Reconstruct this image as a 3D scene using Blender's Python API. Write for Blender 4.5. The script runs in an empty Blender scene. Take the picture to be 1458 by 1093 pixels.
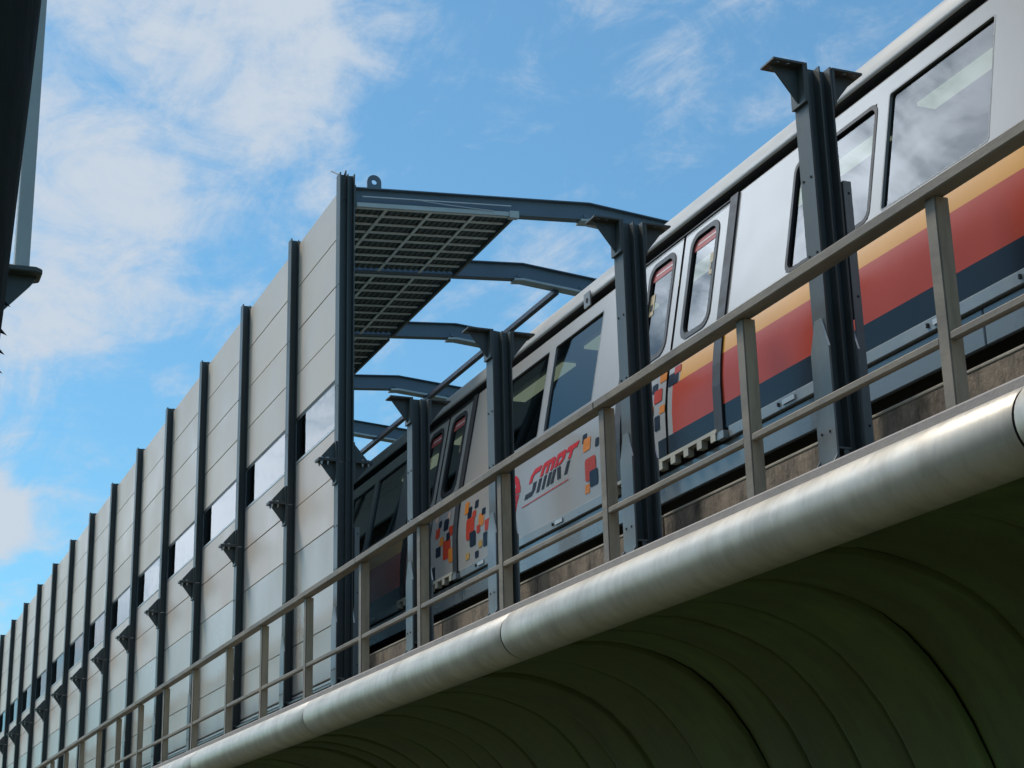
import bpy, bmesh, math, random
from mathutils import Vector, Matrix
random.seed(7)
R = math.radians
scene = bpy.context.scene
COL = scene.collection
GZ = -2.4                      # ground level; the camera is the origin of the survey frame
ZO = -GZ
# survey frame used below: x runs along the track away from the viewer, y across the track, z up from the lens
def V(x, y, z): return Vector((y, x, z + ZO))

# ------------------------------------------------------------------ materials
MATS = {}
def nd(nt, typ, loc=None, **kw):
    n = nt.nodes.new(typ)
    for k, v in kw.items(): setattr(n, k, v)
    return n
def ramp(nt, src, stops):
    r = nd(nt, 'ShaderNodeValToRGB')
    e = r.color_ramp.elements
    while len(e) < len(stops): e.new(0.5)
    for i, (p, c) in enumerate(stops):
        e[i].position = p
        e[i].color = (c[0], c[1], c[2], 1) if isinstance(c, tuple) else (c, c, c, 1)
    nt.links.new(src, r.inputs[0])
    return r.outputs[0]
def mat(name, col, rough=0.5, metal=0.0, var=0.12, scale=3.0, stretch=(1, 1, 1), bump=0.0, bscale=40.0,
        dirt=None, dirt_amt=0.0, dscale=1.2, dstretch=(1, 1, 1), coat=0.0, rvar=0.1, spec=0.5, tone=0.0):
    m = bpy.data.materials.new(name); m.use_nodes = True
    nt = m.node_tree; L = nt.links
    b = nt.nodes['Principled BSDF']
    b.inputs['Metallic'].default_value = metal
    b.inputs['Specular IOR Level'].default_value = spec
    b.inputs['Coat Weight'].default_value = coat
    b.inputs['Coat Roughness'].default_value = 0.04
    tc = nd(nt, 'ShaderNodeNewGeometry')
    mp = nd(nt, 'ShaderNodeMapping'); mp.inputs['Scale'].default_value = stretch
    L.new(tc.outputs['Position'], mp.inputs['Vector'])
    nz = nd(nt, 'ShaderNodeTexNoise'); nz.inputs['Scale'].default_value = scale
    nz.inputs['Detail'].default_value = 6; nz.inputs['Roughness'].default_value = 0.6
    L.new(mp.outputs[0], nz.inputs['Vector'])
    c0 = tuple(max(0, c * (1 - var)) for c in col); c1 = tuple(min(1, c * (1 + var)) for c in col)
    out = ramp(nt, nz.outputs['Fac'], [(0.3, c0), (0.7, c1)])
    if dirt:
        mp2 = nd(nt, 'ShaderNodeMapping'); mp2.inputs['Scale'].default_value = dstretch
        L.new(tc.outputs['Position'], mp2.inputs['Vector'])
        n2 = nd(nt, 'ShaderNodeTexNoise'); n2.inputs['Scale'].default_value = dscale
        n2.inputs['Detail'].default_value = 8; n2.inputs['Roughness'].default_value = 0.7
        L.new(mp2.outputs[0], n2.inputs['Vector'])
        f = ramp(nt, n2.outputs['Fac'], [(0.42, 0.0), (0.68, dirt_amt)])
        mx = nd(nt, 'ShaderNodeMix', data_type='RGBA')
        L.new(f, mx.inputs['Factor']); L.new(out, mx.inputs[6]); mx.inputs[7].default_value = (*dirt, 1)
        out = mx.outputs[2]
    if tone:
        oi = nd(nt, 'ShaderNodeObjectInfo'); mr = nd(nt, 'ShaderNodeMapRange'); L.new(oi.outputs['Random'], mr.inputs[0])
        mr.inputs[3].default_value = 1 - tone; mr.inputs[4].default_value = 1 + tone
        vs_ = nd(nt, 'ShaderNodeVectorMath', operation='SCALE'); L.new(out, vs_.inputs[0]); L.new(mr.outputs[0], vs_.inputs['Scale']); out = vs_.outputs[0]
    L.new(out, b.inputs['Base Color'])
    rr = ramp(nt, nz.outputs['Fac'], [(0.3, max(0, rough - rvar)), (0.7, min(1, rough + rvar))])
    L.new(rr, b.inputs['Roughness'])
    if bump > 0:
        n3 = nd(nt, 'ShaderNodeTexNoise'); n3.inputs['Scale'].default_value = bscale; n3.inputs['Detail'].default_value = 5
        L.new(mp.outputs[0], n3.inputs['Vector'])
        bp = nd(nt, 'ShaderNodeBump'); bp.inputs['Strength'].default_value = bump; bp.inputs['Distance'].default_value = 0.02
        L.new(n3.outputs['Fac'], bp.inputs['Height']); L.new(bp.outputs[0], b.inputs['Normal'])
    MATS[name] = m
    return m

mat('steel', (0.070, 0.083, 0.082), 0.45, 0, 0.12, 2.5, (1, 1, .3), 0.05, 60, (0.09, 0.10, 0.10), 0.5, 1.5, (3, 3, .5))
mat('steel_pale', (0.21, 0.235, 0.24), 0.38, 0, 0.14, 2.5, (1, 1, .3), 0.05, 60, (0.12, 0.14, 0.15), 0.5, 1.5, (3, 3, .5))
mat('edge_highlight', (0.85, 0.86, 0.86), 0.35, 0.0, 0.05)  # sunlit highlight put into the colour of the cover plate chamfers
mat('bolt_zinc', (0.5, 0.5, 0.5), 0.35, 0.7, 0.1)
mat('dark_hole', (0.01, 0.01, 0.012), 0.8, 0, 0.1)
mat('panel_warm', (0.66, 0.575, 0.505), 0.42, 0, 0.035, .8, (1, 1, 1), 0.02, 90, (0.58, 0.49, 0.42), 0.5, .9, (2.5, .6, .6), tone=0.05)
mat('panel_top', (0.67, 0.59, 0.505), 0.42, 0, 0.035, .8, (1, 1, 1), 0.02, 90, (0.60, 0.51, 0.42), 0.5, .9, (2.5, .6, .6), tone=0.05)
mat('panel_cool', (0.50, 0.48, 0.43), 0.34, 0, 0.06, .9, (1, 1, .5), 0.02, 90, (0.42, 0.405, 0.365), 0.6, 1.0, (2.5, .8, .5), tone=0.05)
mat('seam', (0.10, 0.10, 0.10), 0.8, 0, 0.1)
mat('alu', (0.55, 0.56, 0.56), 0.4, 0.3, 0.08)
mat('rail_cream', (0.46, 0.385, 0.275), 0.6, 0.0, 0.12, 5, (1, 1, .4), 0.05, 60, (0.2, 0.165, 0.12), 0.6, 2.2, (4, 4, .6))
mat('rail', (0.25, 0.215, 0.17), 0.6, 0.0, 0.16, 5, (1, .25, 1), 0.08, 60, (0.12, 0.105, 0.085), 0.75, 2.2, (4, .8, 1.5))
mat('tube', (0.60, 0.555, 0.48), 0.42, 0.3, 0.03, 5, (.5, 7, .5), 0.0, 60, (0.30, 0.26, 0.20), 0.6, 1.5, (1.2, 2.6, 1.2))
mat('kerb', (0.30, 0.28, 0.27), 0.75, 0, 0.15, 6, (1, 1, 1), 0.2, 60)
mat('concrete', (0.27, 0.215, 0.16), 0.9, 0, 0.3, 3, (1, 1.2, .8), 0.5, 30, (0.035, 0.03, 0.022), 0.92, 2.0, (2, 2.2, 1.0))
mat('concrete_cap', (0.36, 0.33, 0.27), 0.9, 0, 0.2, 5, (1, 1, 1), 0.3, 40)
mat('soffit', (0.100, 0.138, 0.038), 0.62, 0, 0.25, 1.1, (1, 1, 1), 0.12, 25, (0.058, 0.074, 0.028), 0.7, 1.3, (.7, 2.6, .7), tone=0.12)
mat('soffit_joint', (0.015, 0.018, 0.012), 0.9, 0, 0.2)
mat('deck_dark', (0.06, 0.06, 0.055), 0.9, 0, 0.2)
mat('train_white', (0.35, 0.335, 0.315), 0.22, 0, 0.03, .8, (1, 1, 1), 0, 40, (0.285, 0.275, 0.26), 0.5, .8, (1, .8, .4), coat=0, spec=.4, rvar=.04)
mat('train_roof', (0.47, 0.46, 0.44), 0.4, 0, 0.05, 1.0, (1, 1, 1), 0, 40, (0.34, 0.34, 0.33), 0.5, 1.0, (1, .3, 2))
mat('livery_orange', (0.74, 0.35, 0.05), 0.2, 0, 0.04, 2, coat=0, spec=.22, rvar=.03)
mat('livery_red', (0.48, 0.062, 0.024), 0.2, 0, 0.04, 2, coat=0, spec=.22, rvar=.03)
mat('livery_black', (0.013, 0.016, 0.022), 0.2, 0, 0.1, 2, coat=0, spec=.22, rvar=.03)
mat('decal_navy', (0.014, 0.018, 0.032), 0.25, 0, 0.08, spec=.08)
mat('decal_red', (0.46, 0.048, 0.02), 0.25, 0, 0.05, spec=.08)
mat('decal_orange', (0.62, 0.21, 0.035), 0.25, 0, 0.05, spec=.08)
mat('decal_gold', (0.46, 0.28, 0.07), 0.25, 0, 0.05, spec=.08)
mat('decal_pale', (0.60, 0.40, 0.32), 0.25, 0, 0.05, spec=.08)
mat('logo_red', (0.55, 0.025, 0.03), 0.3, 0, 0.03, spec=.06)
mat('logo_black', (0.02, 0.02, 0.024), 0.3, 0, 0.05, spec=.06)
mat('rubber_and_shade', (0.028, 0.026, 0.027), 0.5, 0, 0.2)  # seals; also the shade painted under the train's roof lip
mat('window_edge', (0.22, 0.23, 0.23), 0.4)
mat('seal_brown', (0.022, 0.018, 0.019), 0.5, 0, 0.2, 4, (1, 1, 2))
mat('skirt', (0.17, 0.19, 0.195), 0.28, 0.0, 0.1, 1.0, (1, .6, 2), 0, 40, (0.12, 0.14, 0.15), 0.5, 1.0, (1, .6, 2), coat=0.4)
mat('sill', (0.27, 0.29, 0.29), 0.35, 0.3, 0.1)
mat('threshold', (0.50, 0.46, 0.37), 0.5, 0.1, 0.15)
mat('interior', (0.11, 0.12, 0.12), 0.6, 0, 0.1)
mat('interior_ceiling', (0.22, 0.23, 0.22), 0.6, 0, 0.1)
mat('sticker_red', (0.45, 0.09, 0.085), 0.5, 0, 0.1)
mat('sticker_tan', (0.48, 0.38, 0.22), 0.5, 0, 0.15, 25)
mat('sticker_white', (0.75, 0.72, 0.70), 0.5, 0, 0.05)
mat('sheet_dark', (0.11, 0.13, 0.122), 0.6, 0, 0.2, 4)
mat('slat', (0.80, 0.82, 0.80), 0.5, 0, 0.1, 4)
mat('slat_trim', (0.46, 0.51, 0.52), 0.45, 0, 0.1, 4)
mat('beam_paint', (0.115, 0.155, 0.20), 0.45, 0, 0.12, 2, (1, 1, 1), 0.04, 50)
mat('purlin_blue', (0.045, 0.055, 0.085), 0.5)
mat('bark', (0.012, 0.014, 0.009), 0.95, 0, 0.5, 6, (1, 1, .3), 0.8, 14)
mat('leaf', (0.05, 0.085, 0.025), 0.6, 0, 0.4, 2)
mat('post_grey', (0.48, 0.54, 0.54), 0.45, 0, 0.08, 3)
mat('soil', (0.075, 0.08, 0.045), 0.95, 0, 0.4, 1.5, bump=0.5, bscale=8)
mat('block_bank_green', (0.035, 0.05, 0.02), 0.95, 0, 0.5, .6, bump=0.8, bscale=3)
mat('cable_black', (0.02, 0.02, 0.024), 0.6)

def glass(name, tint, ior, rough=0.015, bumpy=0.0, base=None):
    m = bpy.data.materials.new(name); m.use_nodes = True
    nt = m.node_tree; L = nt.links
    nt.nodes.remove(nt.nodes['Principled BSDF'])
    t = nd(nt, 'ShaderNodeBsdfTransparent'); t.inputs[0].default_value = (*tint, 1)
    g = nd(nt, 'ShaderNodeBsdfGlossy'); g.inputs['Roughness'].default_value = rough
    f = nd(nt, 'ShaderNodeFresnel'); f.inputs['IOR'].default_value = ior
    x = nd(nt, 'ShaderNodeMixShader')
    L.new(f.outputs[0], x.inputs[0]); L.new(t.outputs[0], x.inputs[1]); L.new(g.outputs[0], x.inputs[2])
    L.new(x.outputs[0], nt.nodes['Material Output'].inputs[0])
    if bumpy:
        n3 = nd(nt, 'ShaderNodeTexNoise'); n3.inputs['Scale'].default_value = 1.3
        bp = nd(nt, 'ShaderNodeBump'); bp.inputs['Strength'].default_value = bumpy; bp.inputs['Distance'].default_value = 0.02
        gg = nd(nt, 'ShaderNodeNewGeometry'); L.new(gg.outputs['Position'], n3.inputs['Vector'])
        L.new(n3.outputs['Fac'], bp.inputs['Height']); L.new(bp.outputs[0], g.inputs['Normal'])
    MATS[name] = m
glass('train_glass', (0.26, 0.30, 0.28), 1.48, 0.02, 0.05)
glass('wall_pane', (0.62, 0.66, 0.68), 2.3, 0.02, 0.12)
def lampmat():
    m = bpy.data.materials.new('lamp_tube'); m.use_nodes = True
    b = m.node_tree.nodes['Principled BSDF']
    b.inputs['Base Color'].default_value = (.8, .85, .7, 1)
    b.inputs['Emission Color'].default_value = (0.92, 1.0, 0.74, 1); b.inputs['Emission Strength'].default_value = 0.55
    MATS['lamp_tube'] = m
lampmat()

# ------------------------------------------------------------------ mesh builder
class MB:
    def __init__(self): self.v = []; self.f = []; self.m = []; self.mats = []
    def mi(self, name):
        if name not in self.mats: self.mats.append(name)
        return self.mats.index(name)
    def add(self, vs, fs, m):
        o = len(self.v); k = self.mi(m)
        self.v += [tuple(p) for p in vs]
        for f in fs: self.f.append(tuple(i + o for i in f)); self.m.append(k)
    def box(self, x0, x1, y0, y1, z0, z1, m):
        vs = [(x, y, z) for z in (z0, z1) for y in (y0, y1) for x in (x0, x1)]
        self.add(vs, [(0, 1, 3, 2), (4, 6, 7, 5), (0, 4, 5, 1), (2, 3, 7, 6), (0, 2, 6, 4), (1, 5, 7, 3)], m)
        return self
    def prism(self, poly, axis, a, b, m, side=None):
        """poly in the other two coordinates (in x,y,z order), extruded along axis between a and b"""
        n = len(poly)
        def p(u, w, t):
            return {'x': (t, u, w), 'y': (u, t, w), 'z': (u, w, t)}[axis]
        vs = [p(u, w, a) for u, w in poly] + [p(u, w, b) for u, w in poly]
        self.add(vs, [tuple(range(n)), tuple(range(2 * n - 1, n - 1, -1))], m)
        o = len(self.v) - 2 * n
        for i in range(n):
            j = (i + 1) % n
            k = self.mi(side[i]) if side and side.get(i) else self.mi(m)
            self.f.append((o + i, o + j, o + n + j, o + n + i)); self.m.append(k)
        return self
    def tube(self, pts, r, m, n=10, cap=True):
        vs, fs = [], []
        P = [Vector(p) for p in pts]
        for i, p in enumerate(P):
            d = (P[min(i + 1, len(P) - 1)] - P[max(i - 1, 0)]).normalized()
            a = d.cross(Vector((0, 0, 1)))
            if a.length < 1e-3: a = d.cross(Vector((1, 0, 0)))
            a.normalize(); b = d.cross(a)
            rr = r[i] if isinstance(r, (list, tuple)) else r
            vs += [p + rr * (math.cos(2 * math.pi * k / n) * a + math.sin(2 * math.pi * k / n) * b) for k in range(n)]
        for i in range(len(P) - 1):
            for k in range(n):
                fs.append((i * n + k, i * n + (k + 1) % n, (i + 1) * n + (k + 1) % n, (i + 1) * n + k))
        if cap: fs += [tuple(range(n - 1, -1, -1)), tuple((len(P) - 1) * n + k for k in range(n))]
        self.add(vs, fs, m); return self
    def cyl(self, x, y, z0, z1, r, m, n=8): return self.tube([(x, y, z0), (x, y, z1)], r, m, n)
    def build(self, name, parent=None, smooth=False, bevel=0.0, origin=None):
        me = bpy.data.meshes.new(name)
        if origin is None and parent is not None: origin = parent['o']
        o = V(*origin) if origin is not None else V(*[sum(p[i] for p in self.v) / len(self.v) for i in range(3)])
        if origin is None and parent is None:
            zs = min(p[2] for p in self.v); o.z = zs + ZO
        me.from_pydata([V(*p) - o for p in self.v], [], self.f)
        for mm in self.mats: me.materials.append(MATS[mm])
        for pl, k in zip(me.polygons, self.m): pl.material_index = k; pl.use_smooth = smooth
        bm = bmesh.new(); bm.from_mesh(me)
        bmesh.ops.recalc_face_normals(bm, faces=bm.faces)
        if bevel > 0:
            es = [e for e in bm.edges if len(e.link_faces) == 2 and e.calc_face_angle(0) > 0.6]
            bmesh.ops.bevel(bm, geom=es, offset=bevel, segments=1, affect='EDGES', clamp_overlap=True)
        bm.to_mesh(me); bm.free()
        ob = bpy.data.objects.new(name, me); COL.objects.link(ob)
        if parent is not None:
            ob.parent = parent
            if isinstance(parent.data, bpy.types.Mesh): pass
        else: ob.location = o
        ob['o'] = list(origin) if origin is not None else [o.y, o.x, o.z - ZO]
        return ob
def empty(name, x, y, z, label, cat, group=None):
    o = bpy.data.objects.new(name, None); COL.objects.link(o)
    o.location = V(x, y, z); o.empty_display_size = 0.3
    o['o'] = [x, y, z]; o['label'] = label; o['category'] = cat
    if group: o['group'] = group
    return o
def tag(o, label, cat, group=None):
    o['label'] = label; o['category'] = cat
    if group: o['group'] = group
    return o
def copy_tree(o, parent=None):
    c = o.copy(); COL.objects.link(c); c.parent = parent
    for ch in [x for x in COL.objects if x.parent == o]: copy_tree(ch, c)
    return c
ORD = ['first', 'second', 'third', 'fourth', 'fifth', 'sixth', 'seventh', 'eighth', 'ninth', 'tenth', 'eleventh', 'twelfth',
       'thirteenth', 'fourteenth', 'fifteenth', 'sixteenth', 'seventeenth', 'eighteenth', 'nineteenth', 'twentieth', 'twenty-first']

# ------------------------------------------------------------------ ground
g = MB(); g.box(-300, 900, -600, 600, GZ - .5, GZ, 'soil')
go = g.build('ground'); go['kind'] = 'structure'; go['label'] = 'dark grassy ground below the viaduct'

hm = MB(); nx_, ny_ = 60, 14; vs = []  # added bank out of view, blocks low sky light and darkens reflections
for i in range(nx_ + 1):
    for j in range(ny_ + 1):
        X = -90 + 152 * i / nx_; t = j / ny_; Y = -13 - 45 * t
        e = min(1, i / 6, (nx_ - i) / 6)
        h = 13.5 * e * min(1, math.sin(math.pi * min(1, t * 1.6 + .001) / 1.6 * .95) * 1.25) * (1 + .12 * math.sin(X * .31) + .08 * math.sin(X * .83 + Y)) + random.uniform(0, .9) * (t > 0) * (t < 1) * e
        vs.append((X, Y, GZ - .3 + max(0, h)))
hm.add(vs, [(i * (ny_ + 1) + j, i * (ny_ + 1) + j + 1, (i + 1) * (ny_ + 1) + j + 1, (i + 1) * (ny_ + 1) + j) for i in range(nx_) for j in range(ny_)], 'block_bank_green')
ho = hm.build('light_block_bank'); ho['kind'] = 'structure'; ho['label'] = 'added dark green bank, unseen, blocking low sky light opposite the viaduct'

# ------------------------------------------------------------------ viaduct
XN, XF = 1.5, 96.0
via = empty('viaduct', 40, 7.6, GZ, 'elevated guideway with rounded metal edge tube and dark green curved underside', 'viaduct')
d = MB(); d.box(XN, XF, 5.60, 6.33, 2.30, 2.545, 'deck_dark'); d.box(XN, XF, 6.33, 10.7, 2.34, 2.75, 'deck_dark')
d.box(XN, XF, 7.5, 8.0, 2.75, 2.98, 'deck_dark'); d.box(XN, XF, 9.0, 9.5, 2.75, 2.98, 'deck_dark')
d.build('deck', via)
k = MB(); k.prism([(5.585, 2.30), (5.70 + .09, 2.30), (5.79, 2.575), (5.60, 2.575), (5.585, 2.56)], 'x', XN, XF, 'kerb'); k.build('kerb', via)
joints = [0.4, 6.47, 13.24, 19.4, 25.56] + [31.8 + 6.2 * i for i in range(11)]
TC, TR = (5.598, 2.285), 0.212
for a, b in zip(joints[:-1], joints[1:]):
    t = MB(); n = 40
    vs = []
    xs = [a + .009, a + .022] + [a + (b - a) * i / 6 for i in range(1, 6)] + [b - .022, b - .009]
    for i, x in enumerate(xs):
        rr = TR - (.006 if i in (0, len(xs) - 1) else 0)
        vs += [(x, TC[0] + rr * math.cos(2 * math.pi * q / n), TC[1] + rr * math.sin(2 * math.pi * q / n)) for q in range(n)]
    fs = [(i * n + q, i * n + (q + 1) % n, (i + 1) * n + (q + 1) % n, (i + 1) * n + q) for i in range(len(xs) - 1) for q in range(n)]
    t.add(vs, fs, 'tube'); t.build('edge_tube', via, smooth=True)
jn = MB()
for x in joints[1:-1]:
    jn.tube([(x - .03, *TC), (x + .03, *TC)], TR - .012, 'rubber_and_shade', 32, False)
jn.build('tube_joint_seal', via, smooth=True)
SOF = [(5.60, 2.13), (5.72, 2.125), (5.88, 2.14), (6.1, 2.145), (6.3, 2.12), (6.5, 2.075), (6.7, 2.01), (6.9, 1.92), (7.08, 1.80), (7.25, 1.64),
       (7.42, 1.43), (7.56, 1.20), (7.68, .95), (7.78, .70), (7.86, .42), (7.92, .1), (7.95, -.25)]
def sof(x, q, off): # offset outward along the profile normal
    y, z = SOF[q]
    a = SOF[max(0, q - 1)]; b = SOF[min(len(SOF) - 1, q + 1)]
    ty, tz = b[0] - a[0], b[1] - a[1]; l = math.hypot(ty, tz)
    return (x, y + off * tz / l, z - off * ty / l)
x = 1.6; ns = 0
while x < 70:
    w = random.choice([.58, .82, .66, 1.0, 1.15]) * (1 if x < 30 else 1.6)
    s = MB(); gp_ = random.choice([.003, .004, .006, .006, .016])
    rows = [(x + gp_, -.05), (x + gp_ + .012, -.007), (x + .05, -.002), (x + w * .35, .003), (x + w * .7, .002), (x + w - .05, -.001), (x + w - .012, -.006), (x + w - .003, -.05)]
    tw = random.uniform(-.012, .012); o0 = random.uniform(-.008, .008)
    slump = random.random() < .22
    vs = []
    for xx, of in rows:
        for q in range(len(SOF)):
            u = q / (len(SOF) - 1)
            of2 = of + o0 + tw * (u - .5) + .006 * math.sin(9 * u + 2.1 * x)
            if slump and xx > x + w * .5: of2 -= .05 * max(0, math.sin(3.1 * u)) * (xx - x - w * .5) / w * 2 * .8
            vs.append(sof(xx + .05 * math.sin(2.5 * u + x) * u, q, of2))
    n = len(SOF)
    s.add(vs, [(i * n + q, i * n + q + 1, (i + 1) * n + q + 1, (i + 1) * n + q) for i in range(len(rows) - 1) for q in range(n - 1)], 'soffit')
    s.build('soffit_segment', via, smooth=True)
    x += w; ns += 1
bk = MB(); n = len(SOF)
vs = [sof(xx, q, -.056) for xx in (XN, XF) for q in range(n)]
bk.add(vs, [(q, q + 1, n + q + 1, n + q) for q in range(n - 1)], 'soffit_joint'); bk.box(XN, XF, 8.0, 8.9, -.30, 2.3, 'soffit_joint')
bk.build('girder_core', via)
pr_ = MB()
for x in (4, 34, 64, 94): pr_.tube([(x, 8.45, GZ), (x, 8.45, -.28)], .55, 'concrete', 24)
pr_.build('pier', via)

# parapet wall
pw = empty('parapet_wall', 40, 6.4, 2.55, 'stained concrete parapet wall running below the train behind the railing', 'wall')
x = XN + .4; segs = 0
while x < 76:
    w = 2.62 if x > 9 else 2.5
    s = MB()
    s.box(x + .012, x + w - .012, 6.35, 6.47, 2.55, 3.075, 'concrete')
    s.build('wall_segment', pw, bevel=.008)
    c = MB(); c.box(x + .014, x + w - .014, 6.346, 6.474, 3.076, 3.10, 'concrete_cap'); c.build('coping', pw, bevel=.006)
    x += w
fw = MB(); fw.box(XN, XF, 10.45, 10.6, 2.75, 4.0, 'concrete'); fo = fw.build('added_far_parapet'); tag(fo, 'low concrete parapet added unseen on the far side to darken the gap under the train', 'wall')  # added beyond the train to keep light out of the gap below it

# ------------------------------------------------------------------ railing
K = 5.7 / 4.89
rx = [5.1, 7.387, 9.578, 11.81, 14.01, 16.24, 18.235, 20.53, 22.736, 24.784, 27.10, 29.436, 31.79]
while rx[-1] < 74: rx.append(rx[-1] + 2.31)
rl = empty('railing', 30, 5.7, 2.575, 'long brown-grey metal railing along the viaduct edge above the rounded tube', 'railing')
ZT, ZB, ZM = 3.948, 2.575, 3.05
xa = XN
for a, b in zip(rx[::3], rx[3::3] + [76]):
    h = MB(); h.box((xa if a == rx[0] else a + .004), b - .004, 5.655, 5.775, ZT - .072, ZT, 'rail'); h.build('handrail', rl, bevel=.008)
for i, x in enumerate(rx):
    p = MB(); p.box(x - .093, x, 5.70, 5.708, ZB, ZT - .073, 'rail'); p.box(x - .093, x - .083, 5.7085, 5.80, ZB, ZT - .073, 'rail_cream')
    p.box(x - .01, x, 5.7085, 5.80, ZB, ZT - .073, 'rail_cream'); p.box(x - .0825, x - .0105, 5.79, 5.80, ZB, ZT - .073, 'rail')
    p.build('post', rl, bevel=.003)
    nx = rx[i + 1] if i + 1 < len(rx) else 76
    m = MB(); m.box(x + .002, nx - .095, 5.705, 5.755, ZM - .05, ZM, 'rail'); m.build('mid_rail', rl, bevel=.008)
    f = MB(); f.box(x - .125, x + .03, 5.68, 5.81, ZB + .001, ZB + .013, 'rail'); f.build('foot_plate', rl)

# ------------------------------------------------------------------ barrier posts
PX = [9.09, 12.002, 14.96, 17.397, 20.267, 22.732, 25.687, 28.754, 31.812, 34.919, 38.058, 41.146, 44.309, 47.498]
while PX[-1] < 66: PX.append(PX[-1] + 3.17)
PB, ZS, ZTOP = 2.56, 5.60, 9.60
HW = 0.085
def grid_plate(mb, x0, x1, y0, y1, z0, z1, holes, hs, m):
    xs = sorted({x0, x1} | {h[0] - hs for h in holes} | {h[0] + hs for h in holes})
    ys = sorted({y0, y1} | {h[1] - hs for h in holes} | {h[1] + hs for h in holes})
    def hole(a, b, c, e): return any(abs((a + b) / 2 - h[0]) < hs * .5 and abs((c + e) / 2 - h[1]) < hs * .5 for h in holes)
    nx, ny = len(xs), len(ys)
    idx = {}
    vs = []
    for z in (z0, z1):
        for y in ys:
            for x in xs: vs.append((x, y, z))
    def I(i, j, t): return t * nx * ny + j * nx + i
    fs = []
    for i in range(nx - 1):
        for j in range(ny - 1):
            solid = not hole(xs[i], xs[i + 1], ys[j], ys[j + 1])
            if not solid: continue
            fs += [(I(i, j, 0), I(i + 1, j, 0), I(i + 1, j + 1, 0), I(i, j + 1, 0)), (I(i, j, 1), I(i, j + 1, 1), I(i + 1, j + 1, 1), I(i + 1, j, 1))]
            for (a, b, di, dj) in (((i, j), (i + 1, j), 0, -1), ((i, j + 1), (i + 1, j + 1), 0, 1), ((i, j), (i, j + 1), -1, 0), ((i + 1, j), (i + 1, j + 1), 1, 0)):
                ii, jj = i + di, j + dj
                out = ii < 0 or jj < 0 or ii >= nx - 1 or jj >= ny - 1
                if out or hole(xs[ii], xs[ii + 1], ys[jj], ys[jj + 1]):
                    fs.append((I(*a, 0), I(*b, 0), I(*b, 1), I(*a, 1)))
    mb.add(vs, fs, m)
def bracket(root, x, front, tall):
    yo, yi = (5.745, 5.996) if front else (6.214, 6.465)
    s = MB()
    ys = (yo + .05, yo + .13) if front else (yi - .13, yi - .05)
    holes = [(x - .055, ys[0]), (x - .055, ys[1]), (x + .055, ys[0]), (x + .055, ys[1])]
    z = ZS - .004
    if tall: s.box(x - .09, x + .09, yo, yi, z - .018, z, 'steel')
    else: grid_plate(s, x - .09, x + .09, yo, yi, z - .018, z, holes, .012, 'steel')
    y0, y1 = (5.976, 5.998) if front else (6.212, 6.234)
    s.box(x - .09, x + .09, y0, y1, z - .30, z - .019, 'steel')
    if tall:
        s.box(x - .09, x + .09, yo, yi, z + .001, z + .019, 'steel'); s.box(x - .06, x + .06, y0, y1, z + .020, z + .26, 'steel')
    br = s.build('splice_bracket', root, bevel=.002)
    yt = (yo + .012) if front else (yi - .012); yw = 5.975 if front else 6.235
    gz = z - .0185
    g1 = MB(); g1.prism([(yt, gz), (yw, gz), (yw, gz - .26), (yt + (.03 if front else -.03), gz - .02)], 'x', x - .008, x + .008, 'steel'); g1.build('gusset', br, origin=root['o'])
    if tall:
        gz = z + .0195
        g2 = MB(); g2.prism([(yt, gz), (yw, gz), (yw, gz + .24), (yt + (.03 if front else -.03), gz + .02)], 'x', x - .008, x + .008, 'steel'); g2.build('gusset', br, origin=root['o'])
        for hx, hy in holes:
            b = MB(); b.tube([(hx, hy, z - .062), (hx, hy, z - .0405), (hx, hy, z - .040), (hx, hy, z - .0185), (hx, hy, z - .018), (hx, hy, z + .0194), (hx, hy, z + .0196), (hx, hy, z + .034)], [.010, .010, .018, .018, .009, .009, .018, .018], 'bolt_zinc', 6)
            b.build('bolt', br, origin=root['o'])
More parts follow.
